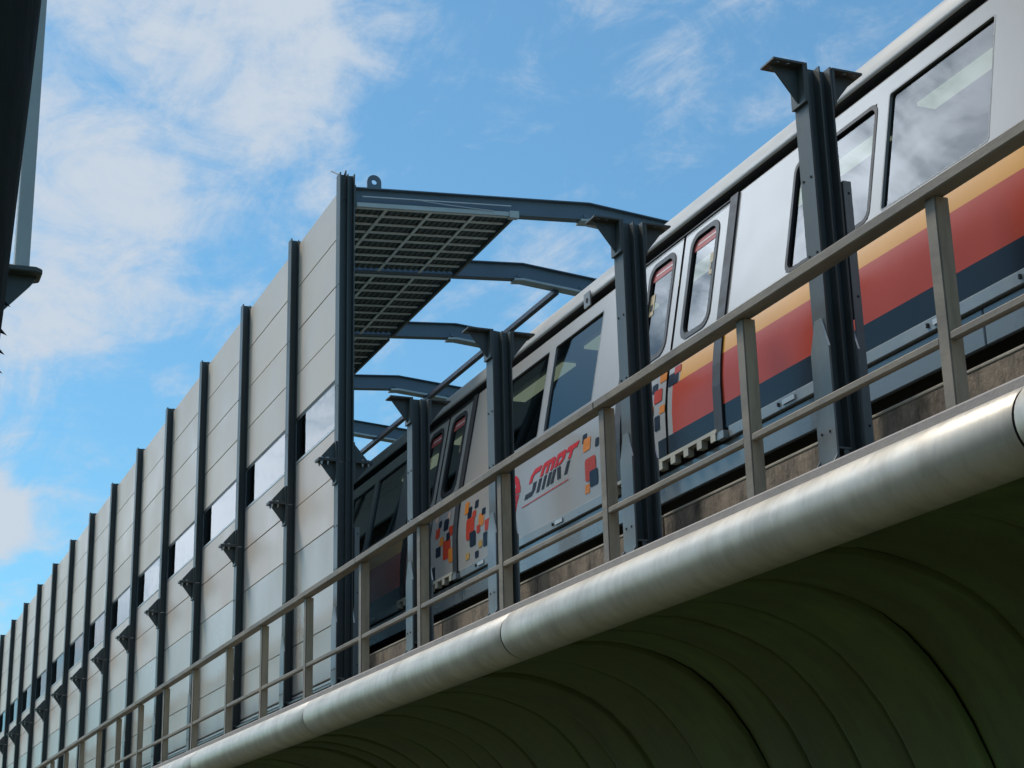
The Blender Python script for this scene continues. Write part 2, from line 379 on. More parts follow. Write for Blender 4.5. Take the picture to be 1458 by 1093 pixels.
def make_post(xl, tall, label, group):
    x = xl - HW
    root = empty('barrier_post', x, 6.1, PB, label, 'steel post', group)
    zt = ZTOP if tall else ZS
    c = MB()
    def sec(a, b):
        c.box(x - HW, x + HW, 6.0, 6.016, a, b, 'steel'); c.box(x - HW, x + HW, 6.196, 6.21, a, b, 'steel')
        c.box(x - .006, x + .006, 6.0165, 6.1955, a, b, 'steel')
        c.box(x - HW, x - .0065, 6.108, 6.118, a, b - .01, 'steel'); c.box(x + .0065, x + HW, 6.108, 6.118, a, b - .01, 'steel')
    sec(PB + .02, ZS - .002)
    if tall: sec(ZS + .002, zt)
    if tall:
        c.box(x + .03, x + .045, 6.05, 6.09, zt - .25, zt - .235, 'bolt_zinc')
    c.build('column', root)
    for y0, y1 in ((5.984, 5.9985), (6.2115, 6.226)):
        p = MB()
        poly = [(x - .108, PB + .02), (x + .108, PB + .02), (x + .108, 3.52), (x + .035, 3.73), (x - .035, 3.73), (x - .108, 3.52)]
        p.prism(poly, 'y', y0, y1, 'steel_pale', {2: 'edge_highlight', 3: 'edge_highlight', 4: 'edge_highlight'}); p.build('cover_plate', root)
    bracket(root, x, True, tall); bracket(root, x, False, tall)
    f = MB(); f.box(x - .2, x + .2, 5.84, 6.33, PB, PB + .019, 'steel_pale'); f.build('base_plate', root)
    for sx in (-.10, .10):
        s = MB(); s.prism([(5.855, PB + .02), (5.983, PB + .02), (5.983, PB + .22)], 'x', x + sx - .007, x + sx + .007, 'steel_pale'); s.build('stiffener', root)
    s = MB(); s.box(x - HW + .004, x - .007, 6.017, 6.107, 2.83, 2.842, 'steel_pale'); s.box(x - HW + .01, x - HW + .02, 6.06, 6.10, 2.70, 2.829, 'steel_pale'); s.build('web_stiffener', root)
    for zz in ([2.95, 4.2, 4.75] + ([6.6, 8.0] if tall else [])):
        for sx in (-.045, .05):
            b = MB(); y = 5.994 if zz > 3.73 else 5.979
            b.tube([(x + sx, y, zz), (x + sx, y + .005, zz)], .009, 'dark_hole', 8); b.build('bolt_hole', root)
    return root
def angle_plate(root):
    x = root['o'][0]
    a = MB(); a.box(x - HW, x - HW + .008, 6.227, 6.29, PB + .02, 4.74, 'steel_pale'); a.box(x - HW + .0085, x + HW, 6.2275, 6.2355, 3.74, 4.74, 'steel'); a.build('angle_plate', root)
    for zz in (3.0, 3.9, 4.65):
        b = MB(); b.tube([(x - HW - .004, 6.265, zz), (x - HW + .001, 6.265, zz)], .009, 'dark_hole', 8); b.build('bolt_hole', root)
gp = 'short steel posts waiting for their upper section'
lab = ['short dark steel post nearest the camera, in front of the large train window',
       'short dark steel post standing before the two train door leaves',
       'short dark steel post beside the red wordmark on the train',
       'short dark steel post next to the tall wall-end post, before the far train door']
s0 = None
for i in range(4):
    if s0 is None: s0 = make_post(PX[0], False, lab[0], gp)
    else:
        c = copy_tree(s0); c.location = V(PX[i] - HW, 6.1, PB); c['label'] = lab[i]
        c['o'] = [PX[i] - HW, 6.1, PB]
angle_plate(s0)
t0 = make_post(PX[4], True, 'tall dark steel end post of the wall carrying the open edge of the roof canopy', 'tall wall posts between the panels')
for i in range(5, len(PX)):
    c = copy_tree(t0); c.location = V(PX[i] - HW, 6.1, PB)
    c['label'] = 'tall dark steel wall post with bolted bracket, %s to the left of the wall-end post' % ORD[i - 5]

angle_plate(t0)

# ------------------------------------------------------------------ wall bays
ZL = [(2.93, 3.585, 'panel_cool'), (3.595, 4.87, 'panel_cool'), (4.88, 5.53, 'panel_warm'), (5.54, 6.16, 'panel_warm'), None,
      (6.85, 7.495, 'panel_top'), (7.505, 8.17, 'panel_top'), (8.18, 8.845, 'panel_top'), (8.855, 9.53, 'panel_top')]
for i in range(4, len(PX) - 1):
    xa, xb = PX[i] - HW + .008, PX[i + 1] - HW - .008
    root = empty('wall_bay', (xa + xb) / 2, 6.08, 2.6, 'pale grey wall bay with window strip, %s from the wall\'s open end' % ORD[i - 4], 'barrier wall', 'panelled bays of the noise wall')
    for z in ZL:
        if z is None: continue
        jit = random.uniform(-.0015, .0015)
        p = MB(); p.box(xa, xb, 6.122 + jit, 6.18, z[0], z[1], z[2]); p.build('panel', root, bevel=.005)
    sm = MB(); sm.box(xa + .01, xb - .01, 6.14, 6.17, 2.95, 6.14, 'seam'); sm.box(xa + .01, xb - .01, 6.14, 6.17, 6.87, 9.5, 'seam'); sm.build('backing_sheet', root)
    w = MB()
    w.box(xa, xb, 6.1195, 6.18, 6.165, 6.205, 'alu'); w.box(xa, xb, 6.125, 6.18, 6.80, 6.845, 'rubber_and_shade')
    w.box(xb - .06, xb, 6.121, 6.18, 6.206, 6.799, 'alu'); w.box(xa, xa + .035, 6.121, 6.18, 6.206, 6.799, 'alu')
    wf = w.build('window_strip', root, bevel=.003)
    g = MB(); g.box(xa + .036, xb - .061, 6.128, 6.136, 6.206, 6.799, 'wall_pane'); g.build('pane', wf, origin=root['o'])
    b = MB(); b.box(xa, xb, 6.05, 6.10, 2.80, 2.825, 'steel_pale'); b.box(xa, xb, 6.12, 6.17, 2.87, 2.90, 'alu'); b.build('bottom_rail', root)

# wire at the top of the end post
wr = MB()
wr.tube([(20.62, 6.03, 9.84), (20.28, 6.04, 9.64), (20.18, 6.075, 9.58), (20.14, 6.085, 9.62), (20.10, 6.08, 9.63), (20.08, 6.075, 9.58), (20.085, 6.07, 9.50), (20.09, 6.06, 9.2)], .009, 'cable_black', 6)
tag(wr.build('loose_wire'), 'thin black wire knotted over the top of the tall wall-end post', 'wire')

# ------------------------------------------------------------------ roof frames
def beam_top(y):
    return 9.42 + .078 * (y - 6.22) if y < 9.7 else 9.692 - .085 * (y - 9.7)
BX = [p - HW for p in PX[4:15]]
YB = [6.225, 7.4, 8.6, 9.3, 9.7, 10.2, 11.0, 12.0, 13.25]
def make_beam(x, label):
    root = empty('roof_beam', x, 6.22, 9.1, label, 'roof beam', 'cranked roof beams over the track')
    b = MB(); D = .265
    n = len(YB)
    for (hw, o0, o1, mm) in ((.075, 0, -.014, 'beam_paint'), (.006, -.0145, -D + .0145, 'beam_paint'), (.075, -D + .014, -D, 'beam_paint')):
        vs = []
        for y in YB:
            t = beam_top(y) - x * 0
            vs += [(x - hw, y, t + o0), (x + hw, y, t + o0), (x + hw, y, t + o1), (x - hw, y, t + o1)]
        fs = [(0, 1, 2, 3), tuple((n - 1) * 4 + q for q in (3, 2, 1, 0))]
        for i in range(n - 1):
            for q in range(4): fs.append((i * 4 + q, i * 4 + (q + 1) % 4, (i + 1) * 4 + (q + 1) % 4, (i + 1) * 4 + q))
        b.add(vs, fs, mm)
    b.build('beam', root)
    s = MB(); yy = [9.55, 9.7, 10.2, 10.75]; vs = []
    for y in yy:
        t = beam_top(y) - D
        vs += [(x - .10, y, t - .001), (x + .10, y, t - .001), (x + .10, y, t - .035), (x - .10, y, t - .035)]
    fs = [(0, 1, 2, 3), (15, 14, 13, 12)] + [(i * 4 + q, i * 4 + (q + 1) % 4, (i + 1) * 4 + (q + 1) % 4, (i + 1) * 4 + q) for i in range(3) for q in range(4)]
    s.add(vs, fs, 'slat_trim'); s.build('splice_plate', root)
    e = MB(); e.box(x - .085, x + .085, 6.211, 6.2245, 9.08, 9.44, 'steel'); e.build('end_plate', root)
    for y in (9.62, 10.68):
        q = MB(); q.box(x - .10, x - .06, y - .03, y + .03, beam_top(y) - D - .001 + .015, beam_top(y) - D + .06, 'beam_paint'); q.build('clip', root)
    c = MB(); c.box(x - .085, x + .085, 13.26, 13.276, 2.6, 9.5, 'steel'); c.box(x - .006, x + .006, 13.2765, 13.444, 2.6, 9.5, 'steel'); c.box(x - .085, x + .085, 13.4445, 13.46, 2.6, 9.5, 'steel'); c.build('far_column', root)
    return root
b0 = make_beam(BX[0], 'cranked blue-grey roof beam at the open end of the canopy, with a lifting lug')
b1 = make_beam(BX[1], 'cranked blue-grey roof beam, second from the open end, reaching over the train')
for i in range(2, len(BX)):
    c = copy_tree(b1); c.location = V(BX[i], 6.22, 9.1); c['label'] = 'cranked blue-grey roof beam over the track, %s from the open end' % ORD[i]
# lug on the first beam
lg = MB(); x = BX[0]; t = beam_top(6.5)
pts = [(6.405, t), (6.605, t)] + [(6.505 + .1 * math.cos(a), t + .12 + .1 * math.sin(a)) for a in [math.pi * k / 12 for k in range(13)]]
hole = [(6.505 + .037 * math.cos(a), t + .115 + .037 * math.sin(a)) for a in [2 * math.pi * k / 20 for k in range(20)]]
def ring_plate(mb, outer, inner, x0, x1, m):
    n = len(inner)
    # resample the outer loop to the angles of the inner loop
    cx = sum(p[0] for p in inner) / n; cz = sum(p[1] for p in inner) / n
    def hit(a):
        d = (math.cos(a), math.sin(a)); best = None
        for i in range(len(outer)):
            p, q = outer[i], outer[(i + 1) % len(outer)]
            ex, ez = q[0] - p[0], q[1] - p[1]; den = d[0] * ez - d[1] * ex
            if abs(den) < 1e-9: continue
            tt = ((p[0] - cx) * ez - (p[1] - cz) * ex) / den; u = ((p[0] - cx) * d[1] - (p[1] - cz) * d[0]) / den
            if tt > 0 and -1e-6 <= u <= 1 + 1e-6 and (best is None or tt > best): best = tt
        return (cx + best * d[0], cz + best * d[1])
    O = [hit(math.atan2(p[1] - cz, p[0] - cx)) for p in inner]
    vs = [(xx, p[0], p[1]) for xx in (x0, x1) for L in (inner, O) for p in L]
    fs = []
    for i in range(n):
        j = (i + 1) % n
        fs += [(i, j, n + j, n + i), (2 * n + i, 3 * n + i, 3 * n + j, 2 * n + j), (i, 2 * n + i, 2 * n + j, j), (n + i, n + j, 3 * n + j, 3 * n + i)]
    mb.add(vs, fs, m)
ring_plate(lg, [pts[0], pts[1]] + pts[2:], hole, x - .012, x + .012, 'beam_paint')
lg.build('lifting_lug', b0)

# canopy sheets
def can_z(y): return beam_top(y) - .265 - .004
for i in range(0, 8):
    xa, xb = BX[i] + .11, BX[i + 1] - .11
    if i == 0: xa = BX[0] + .02
    root = empty('canopy_panel', (xa + xb) / 2, 7.4, 9.1,
                 ['dark roof canopy panel with grey slats underneath, at the open end of the canopy', 'dark slatted roof canopy panel, second from the open end'][i] if i < 2 else 'dark slatted roof canopy panel, %s from the open end' % ORD[i],
                 'canopy panel', 'slatted canopy panels hung from the roof beams')
    y0, y1 = 6.235, 8.56
    def sl(mb, ya, yb, x0, x1, h0, h1, m):
        vs = [(x, y, can_z(y) + h) for y in (ya, yb) for x in (x0, x1) for h in (h0, h1)]
        mb.add(vs, [(0, 1, 3, 2), (4, 6, 7, 5), (0, 4, 5, 1), (2, 3, 7, 6), (0, 2, 6, 4), (1, 5, 7, 3)], m)
    s = MB(); sl(s, y0, y1, xa, xb, .05, .075, 'sheet_dark')
    nr = 26
    for q in range(nr):
        yy = y0 + (y1 - y0) * (q + .3) / nr; sl(s, yy, yy + .035, xa, xb, .032, .0495, 'sheet_dark')
    s.build('roof_sheet', root)
    nc = 8
    for q in range(1, nc):
        xx = xa + (xb - xa) * q / nc
        s = MB(); sl(s, y0 + .01, y1 - .05, xx - .022, xx + .022, .012, .030, 'slat'); s.build('cross_slat', root)
    for yy in (6.69, 7.33, 7.97):
        s = MB(); sl(s, yy - .022, yy + .022, xa + .01, xb - .01, -.004, .0115, 'slat'); s.build('long_slat', root)
    s = MB(); sl(s, y1 - .04, y1, xa - .02, xb + .02, -.03, .09, 'steel'); s.build('edge_trim', root)
    s = MB(); sl(s, y0, y1 - .045, xa - .09, xa - .003, -.012, -.002 if i else .01, 'slat')
    if i == 0:
        sl(s, y0, y1 - .045, xa - .13, xa - .09, -.03, .03, 'slat_trim'); sl(s, 6.3, y1 - .1, xa - .16, xa - .14, .10, .115, 'alu')
    s.build('front_trim', root)
    if i == 0:
        s = MB(); sl(s, y1 - .12, y1 + .02, xa - .15, xa - .06, -.06, .04, 'slat_trim'); s.build('end_clip', root)
        s = MB(); s.tube([(xa - .15, 7.05, can_z(7.05) + .11), (xa - .16, 7.5, can_z(7.5) + .06), (xa - .15, 8.2, can_z(8.2) + .02)], .006, 'alu', 5); s.build('wire', root)

pu = MB(); pu.box(BX[1] + .0, BX[-1], 10.24, 10.33, 9.27, 9.345, 'purlin_blue')
tag(pu.build('roof_purlin'), 'long straight blue-grey purlin under the roof beams beyond the train roof', 'purlin')

# ------------------------------------------------------------------ train
def Ys(z):
    if z < 4.3: return 7.0
    if z < 4.75: return 7.0 + .05 * ((z - 4.3) / .45) ** 1.5
    return 7.05 + .19 * (z - 4.75)
TX0, TX1 = 3.6, 24.2
tr = empty('train', 14, 8.45, 3.0, 'white light-rail train car with orange, red and black stripes behind the steel posts', 'train')
windows = [(5.4, 7.0), (8.42, 9.72), (9.87, 11.08), (14.83, 16.08), (16.23, 17.42), (21.1, 22.35), (22.5, 23.6)]
doors = [(12.20, 13.11, 14.02), (18.62, 19.52, 20.42)]
ZW0, ZW1 = 4.95, 5.97
def skin(mb, xs, zs, holes, off, mf):
    xs = sorted(set(round(x, 4) for x in xs)); zs = sorted(set(round(z, 4) for z in zs))
    nz = len(zs)
    vs = [(x, Ys(z) + off, z) for x in xs for z in zs]
    o = len(mb.v); mb.v += vs
    for i in range(len(xs) - 1):
        for j in range(nz - 1):
            cx, cz = (xs[i] + xs[i + 1]) / 2, (zs[j] + zs[j + 1]) / 2
            if any(h[0] < cx < h[1] and h[2] < cz < h[3] for h in holes): continue
            mb.f.append((o + i * nz + j, o + (i + 1) * nz + j, o + (i + 1) * nz + j + 1, o + i * nz + j + 1)); mb.m.append(mb.mi(mf(cx, cz)))
def livery(cx, cz):
    if cz < 4.115: return 'livery_black' if (cx < 13.3 or cx > 19.3) else 'train_white'
    if cz < 4.575: return 'livery_red' if (cx < 13.0 or cx > 20.42) else 'train_white'
    if cz < 4.745: return 'livery_orange' if (cx < 12.86 or cx > 20.42) else 'train_white'
    return 'train_white'
INS = .011
DI = .044
wholes = [(a + INS, b - INS, ZW0 + INS, ZW1 - INS) for a, b in windows]
holes = wholes + [(a, c, 3.9, 6.12) for a, b, c in doors]
zsb = [3.9, 4.0, 4.115, 4.2, 4.3, 4.4, 4.48, 4.575, 4.66, 4.745, 4.85, ZW0 + INS, 5.2, 5.5, 5.8, ZW1 - INS, 6.03, 6.08, 6.12]
xsb = [TX0, TX1, 4.5, 7.6, 18, 21] + [v for h in holes for v in h[:2]] + [12.86, 13.0, 13.3, 19.3, 20.42]
bd = MB(); skin(bd, xsb, zsb, holes, 0, livery)
bd.build('body_side', tr, smooth=True)
# concave cove under the roof lip, roof shell
cv = MB(); prof = [(Ys(6.12), 6.12), (7.325, 6.14), (7.36, 6.158), (7.41, 6.168), (7.48, 6.172), (7.72, 6.172)]
def loft(mb, prof, xs, m, close=False):
    n = len(prof); vs = [(x, p[0], p[1]) for x in xs for p in prof]
    mb.add(vs, [(i * n + q, i * n + q + 1, (i + 1) * n + q + 1, (i + 1) * n + q) for i in range(len(xs) - 1) for q in range(n - 1)], m)
loft(cv, prof, [TX0, TX1], 'train_white'); cv.build('cove', tr, smooth=True)
gt = MB(); loft(gt, [(7.735, 6.165), (7.715, 6.264), (7.352, 6.264)], [TX0, TX1], 'rubber_and_shade'); gt.build('roof_lip_shade', tr)  # near-black strip, shade under the roof lip put into its colour
rf = MB(); prof = [(7.353, 6.2635), (7.345, 6.262), (7.335, 6.275), (7.338, 6.30), (7.365, 6.40), (7.42, 6.475), (7.52, 6.57), (7.66, 6.65), (7.85, 6.72), (8.1, 6.77), (8.45, 6.79), (8.8, 6.77), (9.05, 6.72), (9.24, 6.65), (9.38, 6.57), (9.5, 6.45), (9.56, 6.27), (9.6, 6.0), (9.85, 4.75), (9.9, 4.3), (9.9, 3.6)]
loft(rf, prof, [TX0, 9, 14, 19, TX1], 'train_roof'); rf.build('roof', tr, smooth=True)
en = MB()
for x in (TX0, TX1): en.prism([(7.0, 3.6), (7.0, 4.3), (7.05, 4.75), (7.33, 6.2), (7.45, 6.45), (7.85, 6.7), (8.45, 6.77), (9.05, 6.7), (9.45, 6.45), (9.57, 6.2), (9.85, 4.75), (9.9, 3.6)], 'x', x - .02, x + .02, 'train_white')
en.build('end_wall', tr)
# rounded loops on the side surface
def rloop(x0, x1, z0, z1, r, n=6):
    pts = []
    for cx, cz, a0 in ((x1 - r, z1 - r, 0), (x0 + r, z1 - r, 90), (x0 + r, z0 + r, 180), (x1 - r, z0 + r, 270)):
        for k in range(n + 1):
            a = R(a0 + 90 * k / n); pts.append((cx + r * math.cos(a), cz + r * math.sin(a)))
    return pts
def seal(mb, x0, x1, z0, z1, r, w, off, thick, m):
    O = rloop(x0, x1, z0, z1, r); I_ = rloop(x0 + w, x1 - w, z0 + w, z1 - w, max(.02, r - w * .6)); n = len(O)
    vs = [(p[0], Ys(p[1]) + o, p[1]) for L, o in ((O, off + thick), (O, off), (I_, off), (I_, off + thick)) for p in L]
    fs = []
    for i in range(n):
        j = (i + 1) % n
        for k in range(3): fs.append((k * n + i, k * n + j, (k + 1) * n + j, (k + 1) * n + i))
    mb.add(vs, fs, m)
def pane(mb, x0, x1, z0, z1, off, m):
    zz = [z0 + (z1 - z0) * k / 4 for k in range(5)]
    mb.add([(x, Ys(z) + off, z) for z in zz for x in (x0, x1)], [(2 * k, 2 * k + 1, 2 * k + 3, 2 * k + 2) for k in range(4)], m)
for a, b in windows:
    if a == 9.87:
        s = MB(); seal(s, a - .008, b + .012, ZW0 - .008, ZW1 + .004, .10, .036, -.004, .05, 'rubber_and_shade')
    else:
        s = MB(); seal(s, a, b, ZW0, ZW1, .032, .015, -.0015, .03, 'window_edge')
    w = s.build('window_seal', tr)
    p = MB(); pane(p, a + .008, b - .008, ZW0 + .008, ZW1 - .008, .024, 'train_glass'); p.build('pane', w, origin=tr['o'])
for a, m_, c in doors:
    for x0, x1, wx0, wx1 in ((a + .004, m_ - .024, a + .20, m_ - .15), (m_ + .024, c - .004, m_ + .14, c - .21)):
        wz0, wz1 = 4.97, 6.045
        lf = MB(); hs = [(wx0 + DI, wx1 - DI, wz0 + DI, wz1 - DI)]
        skin(lf, [x0, x1, wx0 + DI, wx1 - DI, 12.86, 13.0] if a < 15 else [x0, x1, wx0 + DI, wx1 - DI, 19.3], [z for z in zsb if z < 4.9] + [wz0 + DI, 5.2, 5.5, 5.8, wz1 - DI, 6.115], hs, .012,
             lambda cx, cz: livery(cx, cz)) if False else skin(lf, [v for v in ([x0, x1, wx0 + DI, wx1 - DI] + [q for q in (12.86, 13.0, 19.3) if x0 < q < x1])], [z for z in zsb if z < 4.9] + [wz0 + DI, 5.2, 5.5, 5.8, wz1 - DI, 6.115], hs, .012, livery)
        df = lf.build('door_leaf', tr, smooth=True)
        s = MB(); seal(s, wx0, wx1, wz0, wz1, .14, .052, .004, .05, 'rubber_and_shade'); s.build('door_window_seal', df, origin=tr['o'])
        p = MB(); pane(p, wx0 + .02, wx1 - .02, wz0 + .02, wz1 - .02, .03, 'train_glass'); p.build('pane', df, origin=tr['o'])
        st = MB(); pane(st, wx0 + .055, wx1 - .055, wz1 - .185, wz1 - .075, .026, 'sticker_red')
        pane(st, wx0 + .09, wx1 - .12, wz1 - .135, wz1 - .122, .0245, 'sticker_white'); st.build('warning_strip', df, origin=tr['o'])
        tn = MB()
        xx = (wx0 + .05, wx0 + .15) if x0 < m_ - .1 else (wx1 - .15, wx1 - .05)
        pane(tn, xx[0], xx[1], 5.50, 5.72, .026, 'sticker_tan'); pane(tn, xx[0] + .025, xx[1] - .025, 5.55, 5.62, .0245, 'logo_black'); tn.build('notice', df, origin=tr['o'])
    sm = MB(); skin(sm, [m_ - .045, m_ + .045], [3.9, 4.2, 4.5, 4.75, 5.2, 5.7, 6.115], [], .024, lambda a_, b_: 'rubber_and_shade'); sm.build('door_seam', tr)
    for xx0, xx1 in ((a - .145, a - .005), (c + .005, c + .145)):
        s = MB(); zz = [3.86, 4.3, 4.5, 4.75, 5.2, 5.7, 6.13]; n = len(zz)
        vs = [(x, Ys(z) + o, z) for z in zz for x, o in ((xx0, .01), (xx0, -.018), (xx1, -.018), (xx1, .01))]
        s.add(vs, [(k * 4 + q, k * 4 + q + 1, k * 4 + 4 + q + 1, k * 4 + 4 + q) for k in range(n - 1) for q in range(3)], 'seal_brown'); s.build('door_pocket_seal', tr, smooth=False)
    h = MB(); skin(h, [a - .15, c + .15], [6.113, 6.123], [], -.006, lambda a_, b_: 'rubber_and_shade'); h.build('door_header', tr)
    t = MB(); t.box(a - .12, c + .12, 6.93, 7.0, 3.868, 3.9, 'threshold')
    for q in range(9):
        xx = a - .1 + (c - a + .14) * q / 8; t.box(xx, xx + .085, 6.93, 6.99, 3.80, 3.867, 'threshold')
    t.box(a - .22, a - .02, 6.94, 6.999, 3.80, 3.867, 'sill'); t.build('threshold', tr)
xs_ = [TX0] + [v for a, m_, c in doors for v in (a - .23, c + .13)] + [TX1]
for a, b in zip(xs_[::2], xs_[1::2]):
    sl_ = MB(); sl_.box(a, b, 6.985, 7.05, 3.80, 3.899, 'sill'); sl_.build('sill', tr, bevel=.006)
for x in (5.2, 7.9, 8.9, 10.9, 15.4, 17.6, 21.6):
    b = MB(); b.box(x, x + .18, 6.972, 6.984, 3.83, 3.87, 'alu'); b.cyl(x + .25, 6.978, 3.835, 3.865, .012, 'rubber_and_shade'); b.build('sill_catch', tr)
sk = MB()
for a, b in ((TX0, 8.6), (8.61, 13.6), (13.61, 18.4), (18.41, TX1)): sk.box(a, b, 7.02, 7.06, 3.53, 3.795, 'skirt')
sk.build('side_skirt', tr, bevel=.008)
ch = MB(); ch.box(TX0, TX1, 7.3, 9.6, 3.3, 3.7, 'deck_dark')
for x in (6.5, 12.9, 19.3): ch.box(x - 1, x + 1, 7.45, 9.45, 2.99, 3.3, 'deck_dark')
ch.build('chassis', tr)
it = MB(); it.box(TX0 + .1, TX1 - .1, 7.1, 9.8, 4.02, 4.06, 'interior'); it.box(TX0 + .1, TX1 - .1, 9.45, 9.5, 4.06, 6.3, 'interior')
it.box(TX0 + .1, TX1 - .1, 7.5, 9.6, 6.2, 6.24, 'interior_ceiling')
it.build('cabin_lining', tr)
for x in [4.3 + 2.15 * i for i in range(9)]:
    for y in (7.95,):
        l = MB(); l.box(x, x + 1.55, y - .085, y + .085, 6.165, 6.195, 'lamp_tube'); l.build('ceiling_lamp', tr)
br = MB(); br.box(15.25, 15.40, 7.315, 7.33, 6.17, 6.33, 'train_white'); br.tube([(15.32, 7.312, 6.24), (15.32, 7.3145, 6.24)], .03, 'dark_hole', 10); br.build('roof_edge_bracket', tr)
# pixel pattern
PIX = [(19.319, 4.709, .094, .065, 'p'), (19.174, 4.621, .092, .078, 'n'), (18.879, 4.663, .09, .096, 'p'), (18.946, 4.568, .145, .123, 'n'), (18.76, 4.452, .123, .106, 'r'), (18.84, 4.40, .107, .085, 'n'), (19.233, 4.517, .13, .109, 'r'), (18.885, 4.249, .234, .205, 'r'), (19.073, 4.383, .128, .09, 'o'), (19.185, 4.274, .148, .105, 'n'), (18.72, 4.15, .18, .149, 'o'),
       (18.217, 4.609, .109, .126, 'o'), (18.105, 4.53, .118, .117, 'n'), (17.896, 4.588, .099, .082, 'n'), (17.641, 4.443, .097, .069, 'n'), (18.06, 4.331, .235, .22, 'r'), (17.95, 4.479, .1, .07, 'r'), (17.98, 4.192, .166, .15, 'n'), (17.708, 4.364, .146, .13, 'o'), (17.795, 4.268, .098, .08, 'r'), (17.513, 4.261, .143, .11, 'r'), (17.585, 4.106, .112, .14, 'n'), (17.739, 4.082, .097, .07, 'g'), (18.155, 4.015, .101, .065, 'g'), (17.858, 3.983, .098, .07, 'n'),
       (14.888, 4.571, .089, .085, 'n'), (14.82, 4.493, .148, .12, 'o'), (14.575, 4.455, .072, .076, 'n'), (14.726, 4.221, .223, .20, 'r'), (14.656, 4.112, .168, .14, 'n'), (14.813, 4.032, .097, .08, 'o'), (14.25, 4.556, .096, .12, 'n'), (14.27, 4.351, .194, .196, 'r'), (13.195, 4.707, .123, .07, 'o'), (13.355, 4.642, .095, .074, 'n'), (13.282, 4.549, .141, .11, 'r'), (13.19, 4.399, .092, .065, 'o'), (13.293, 4.289, .094, .12, 'n'), (12.99, 4.632, .17, .1, 'n'), (12.91, 4.702, .112, .06, 'r'), (13.42, 4.43, .1, .09, 'o'), (13.5, 4.22, .13, .1, 'r')]
PC = dict(p='decal_pale', n='decal_navy', r='decal_red', o='decal_orange', g='decal_gold')
for i, (cx, cz, w, h, c) in enumerate(PIX):
    dd = .012 if (12.2 < cx < 14.02 or 18.62 < cx < 20.42) else 0
    off = dd - .003 - .0004 * (i % 6)
    w *= 1.14; h *= 1.16
    L = rloop(cx - w / 2, cx + w / 2, cz - h / 2, cz + h / 2, min(w, h) * .16, 3)
    p = MB(); n = len(L); vs = [(a, Ys(b) + off, b) for a, b in L] + [(cx, Ys(cz) + off, cz)]
    p.add(vs, [(k, (k + 1) % n, n) for k in range(n)], PC[c]); p.build('pixel_decal', tr)
# wordmark: slanted two-tone letters
def decal(mb, pts, m, off=-.004):
    mb.add([(x, Ys(z) + off, z) for x, z in pts], [tuple(range(len(pts)))], m)
LX, LB, LH, LW = 16.42, 4.285, .285, 1.20        # x of the left foot, baseline, cap height, width
def U(u, v): return (LX - u * LW - v * .17, LB + v * LH + u * .02)
def letter(strokes, name):
    lg_ = MB()
    for pts, c in strokes: decal(lg_, [U(u, v) for u, v in pts], 'logo_red' if c == 'r' else 'logo_black')
    lg_.build(name, logo, origin=tr['o'])
lo = MB(); decal(lo, [U(-.03, -.21), U(1.0, -.21), U(1.0, -.245), U(-.03, -.245)], 'logo_red'); logo = lo.build('wordmark', tr)
G0, G1 = .47, .53
letter([([(.02, G1), (.09, G1), (.09, .72), (.02, .82)], 'r'), ([(.02, .82), (.09, .72), (.115, .80), (.07, .98)], 'r'), ([(.07, .98), (.115, .80), (.235, .80), (.235, 1.0), (.1, 1.0)], 'r'),
        ([(.135, G0), (.215, G0), (.215, .17), (.15, .2)], 'k'), ([(.215, .17), (.15, .2), (.13, .18), (.17, .0)], 'k'), ([(.13, .18), (.17, .0), (.0, .0), (.0, .18)], 'k')], 'letter_s')
letter([([(.27, G1), (.335, G1), (.335, .82), (.27, .90)], 'r'), ([(.27, .90), (.335, .82), (.335, 1.0), (.295, 1.0)], 'r'), ([(.336, .82), (.40, .82), (.40, 1.0), (.336, 1.0)], 'r'), ([(.385, G1), (.445, G1), (.445, .82), (.385, .82)], 'r'),
        ([(.401, .821), (.53, .821), (.515, 1.0), (.401, 1.0)], 'r'), ([(.49, G1), (.555, G1), (.555, .93), (.53, .98), (.49, .82)], 'r'),
        ([(.27, 0), (.335, 0), (.335, G0), (.27, G0)], 'k'), ([(.385, 0), (.445, 0), (.445, G0), (.385, G0)], 'k'), ([(.49, 0), (.555, 0), (.555, G0), (.49, G0)], 'k')], 'letter_m')
letter([([(.58, G1), (.645, G1), (.645, .81), (.58, .81)], 'r'), ([(.58, .811), (.77, .811), (.745, 1.0), (.58, 1.0)], 'r'), ([(.715, .81), (.78, .81), (.78, .66), (.715, .70)], 'r'), ([(.75, .995), (.78, .95), (.78, .811), (.771, .811)], 'r'), ([(.66, G1), (.72, G1), (.78, .655), (.715, .695), (.66, .62)], 'r'),
        ([(.58, 0), (.645, 0), (.645, G0), (.58, G0)], 'k'), ([(.735, 0), (.81, 0), (.735, G0), (.66, G0)], 'k')], 'letter_r')
letter([([(.80, .81), (1.02, .81), (1.04, 1.0), (.80, 1.0)], 'r'), ([(.875, G1), (.94, G1), (.94, .809), (.875, .809)], 'r'), ([(.875, .02), (.94, .02), (.94, G0), (.875, G0)], 'k')], 'letter_t')
em = MB(); CX, CZ, RO, RI = 16.80, 4.46, .235, .135
def arc(a0, a1, ro, ri, n=18):
    for k in range(n):
        t0_, t1_ = R(a0 + (a1 - a0) * k / n), R(a0 + (a1 - a0) * (k + 1) / n)
        decal(em, [(CX - ro * math.cos(t0_), CZ + ro * .8 * math.sin(t0_)), (CX - ro * math.cos(t1_), CZ + ro * .8 * math.sin(t1_)), (CX - ri * math.cos(t1_), CZ + ri * .8 * math.sin(t1_)), (CX - ri * math.cos(t0_), CZ + ri * .8 * math.sin(t0_))], 'logo_red')
arc(8, 330, RO, RI)
